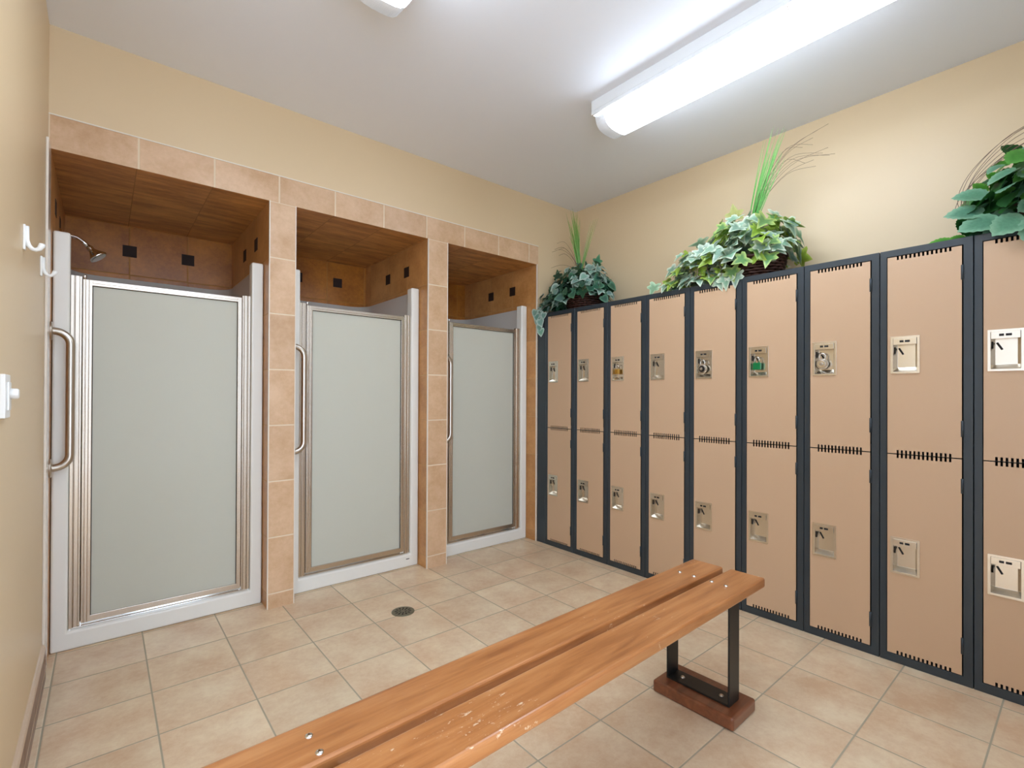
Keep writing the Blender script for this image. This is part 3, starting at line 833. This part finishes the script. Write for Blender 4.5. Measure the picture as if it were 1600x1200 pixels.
# --- dark ivy in the corner above the first lockers
def plant_dark():
    t = thing('basket_plant', 'dark green ivy in a wicker basket at the corner by the showers', 'plant', (2.815, 2.515, LH), 0, ROOT)
    basket(t, 0.115, 0.150, 0.135)
    rnd = random.Random(11); mb = MB()
    def cols(r, v):
        k = r.random()
        if k < 0.40: return jit(rgb(52, 98, 76), r), jit(rgb(92, 140, 108), r, .1)
        if k < 0.58: return jit(rgb(34, 72, 48), r), jit(rgb(44, 88, 54), r)
        return jit(rgb(134, 168, 152), r), jit(rgb(204, 220, 206), r, .08)
    def keep(p):
        if p.z < 0.012 or p.x > 0.235 or p.y > 0.29: return False
        if -0.16 < p.y < -0.01 and p.x < -0.02 and p.z < 0.11: return False
        return True
    dome_leaves(mb, rnd, 300, (0.0, 0.02, 0.13), (0.185, 0.28, 0.27), [IVY, HEART, HEART], cols, (0.055, 0.085), keep, 0.55)
    dome_leaves(mb, rnd, 75, (-0.07, 0.20, 0.07), (0.13, 0.16, 0.18), [IVY, HEART], cols, (0.055, 0.08), keep, 0.4)
    for q in range(12):
        y = rnd.uniform(0.02, 0.30); ci, co = cols(rnd, None)
        leaf(mb, IVY, Vector((-0.15, y, 0.04 + rnd.uniform(0, .05))), Vector((-0.6, rnd.uniform(-.6, .6), -0.3)), Vector((-0.5, 0, 1)), rnd.uniform(.06, .085), ci, co, 0.6, .15)
    trail = [(-0.19, 0.27, 0.02), (-0.21, 0.275, -0.02), (-0.215, 0.29, 0.0), (-0.22, 0.25, -0.05), (-0.215, 0.26, -0.09), (-0.215, 0.245, -0.125), (-0.22, 0.30, 0.03), (-0.205, 0.22, 0.0)]
    for p in trail:
        ci, co = jit(rgb(120, 160, 140), rnd), jit(rgb(200, 218, 204), rnd, .08)
        leaf(mb, HEART, Vector(p), Vector((-0.3, rnd.uniform(-.6, .6), -1)), Vector((-1, -.4, .35)), rnd.uniform(.055, .075), ci, co, .3, .1)
    leaf(mb, IVY, Vector((-0.02, 0.25, 0.30)), Vector((-.1, .1, 1)), Vector((-1, -.5, 0)), .075, rgb(22, 60, 38), rgb(36, 78, 48), .1, .05)
    leaf(mb, IVY, Vector((0.05, -0.09, 0.36)), Vector((-.1, -.4, .9)), Vector((-1, -.5, 0)), .075, rgb(70, 130, 92), rgb(110, 160, 116), .1, .05)
    mb.build('foliage', M_LEAF, t, fix=False, color=True)
    g = MB()
    for q in range(48):
        a = rnd.uniform(0, 2 * pi); r = abs(rnd.gauss(0, 0.032)); L_ = rnd.uniform(0.30, 0.56)
        blade(g, (0.0 + rnd.uniform(-.01, .01), 0.035 + rnd.uniform(-.012, .012), 0.28), (r * cos(a), 0.09 + r * sin(a), 0.30 + L_), (0, rnd.uniform(-.02, .06), -0.01), 0.0034, jit(rgb(70, 150, 40), rnd, .3), jit(rgb(150, 180, 90), rnd, .15))
    for e in (-0.06, -0.10):
        for q in range(3): blade(g, (0, 0.03, 0.28), (0, e + rnd.uniform(-.02, .02), 0.68), (0, -.03, 0), 0.003, rgb(90, 150, 50), rgb(160, 170, 90))
    g.build('grass_spray', M_LEAF, t, fix=False, color=True)
    g = MB()
    for q in range(6):
        e = rnd.uniform(0.12, 0.24); hh = rnd.uniform(0.12, 0.34)
        strand(t, [(0, 0.04, 0.26), (-0.02, 0.08, 0.28 + hh * .5), (-0.03, 0.10 + e * .45, 0.28 + hh * .9), (-0.04, 0.09 + e, 0.27 + hh * .95)], 0.0011)
    strand(t, [(-0.14, 0.2, 0.08), (-0.20, 0.26, 0.03), (-0.215, 0.27, -0.04), (-0.217, 0.25, -0.12)], 0.0014)
plant_dark()

# --- broad-leaved plant at the right edge
def plant_broad():
    t = thing('basket_plant', 'broad-leaved dark green plant at the right edge, over the last locker', 'plant', (2.830, 0.120, LH), 0, ROOT)
    basket(t, 0.115, 0.105, 0.12)
    rnd = random.Random(23); mb = MB()
    def cols(r, v):
        k = r.random()
        if k < 0.45: return jit(rgb(98, 148, 118), r, .1), jit(rgb(134, 178, 144), r, .08)
        if k < 0.75: return jit(rgb(30, 80, 32), r), jit(rgb(44, 100, 40), r)
        return jit(rgb(70, 136, 50), r), jit(rgb(96, 160, 66), r)
    keep = lambda p: p.z > 0.015 and p.x < 0.235
    dome_leaves(mb, rnd, 150, (0, 0.0, 0.12), (0.17, 0.20, 0.25), [OVATE], cols, (0.07, 0.115), keep, 0.5)
    A = [(-.12, .17, .10, -.3, .9, .2, .12, 0), (-.15, .12, .05, -.5, .8, -.1, .13, 0), (-.16, .05, .04, -.6, .5, -.35, .13, 0), (-.17, .00, .02, -.6, .3, -.7, .12, 0), (-.10, .16, .17, -.2, .9, .3, .11, 0),
         (-.08, .21, .035, -.1, .35, .9, .085, 1), (-.08, .23, .02, -.1, .8, .3, .05, 2), (-.06, .27, .012, -.1, 1, .35, .085, 2),
         (-.05, .13, .235, -.1, .45, .8, .06, 2), (-.03, .07, .32, -.1, .5, .75, .085, 1), (-.03, .02, .32, -.2, .8, .3, .08, 2), (-.04, .10, .30, -.1, .8, .1, .06, 2), (-.06, .17, .20, -.1, .5, .9, .06, 2)]
    PAL = [(rgb(98, 148, 118), rgb(140, 184, 150)), (rgb(22, 74, 24), rgb(36, 92, 32)), (rgb(74, 142, 44), rgb(104, 170, 60))]
    for (x, y, z, dx, dy, dz, s, c) in A:
        leaf(mb, OVATE, Vector((x, y, z)), Vector((dx, dy, dz)), Vector((-0.7, -0.3, 0.7)), s, jit(PAL[c][0], rnd, .08), jit(PAL[c][1], rnd, .08), .35, .15)
    mb.build('foliage', M_LEAF, t, fix=False, color=True)
    g = MB()
    for q in range(9):
        e = rnd.uniform(0.10, 0.22); hh = rnd.uniform(0.20, 0.33)
        strand(t, [(-0.02, -0.12, 0.14 + hh), (-0.03, 0.0 + e * .3, 0.15 + hh), (-0.05, 0.06 + e * .7, 0.09 + hh * .8), (-0.06, 0.09 + e * .8, 0.05 + hh * .45), (-0.06, 0.06 + e * .6, 0.05)], 0.0011)
plant_broad()
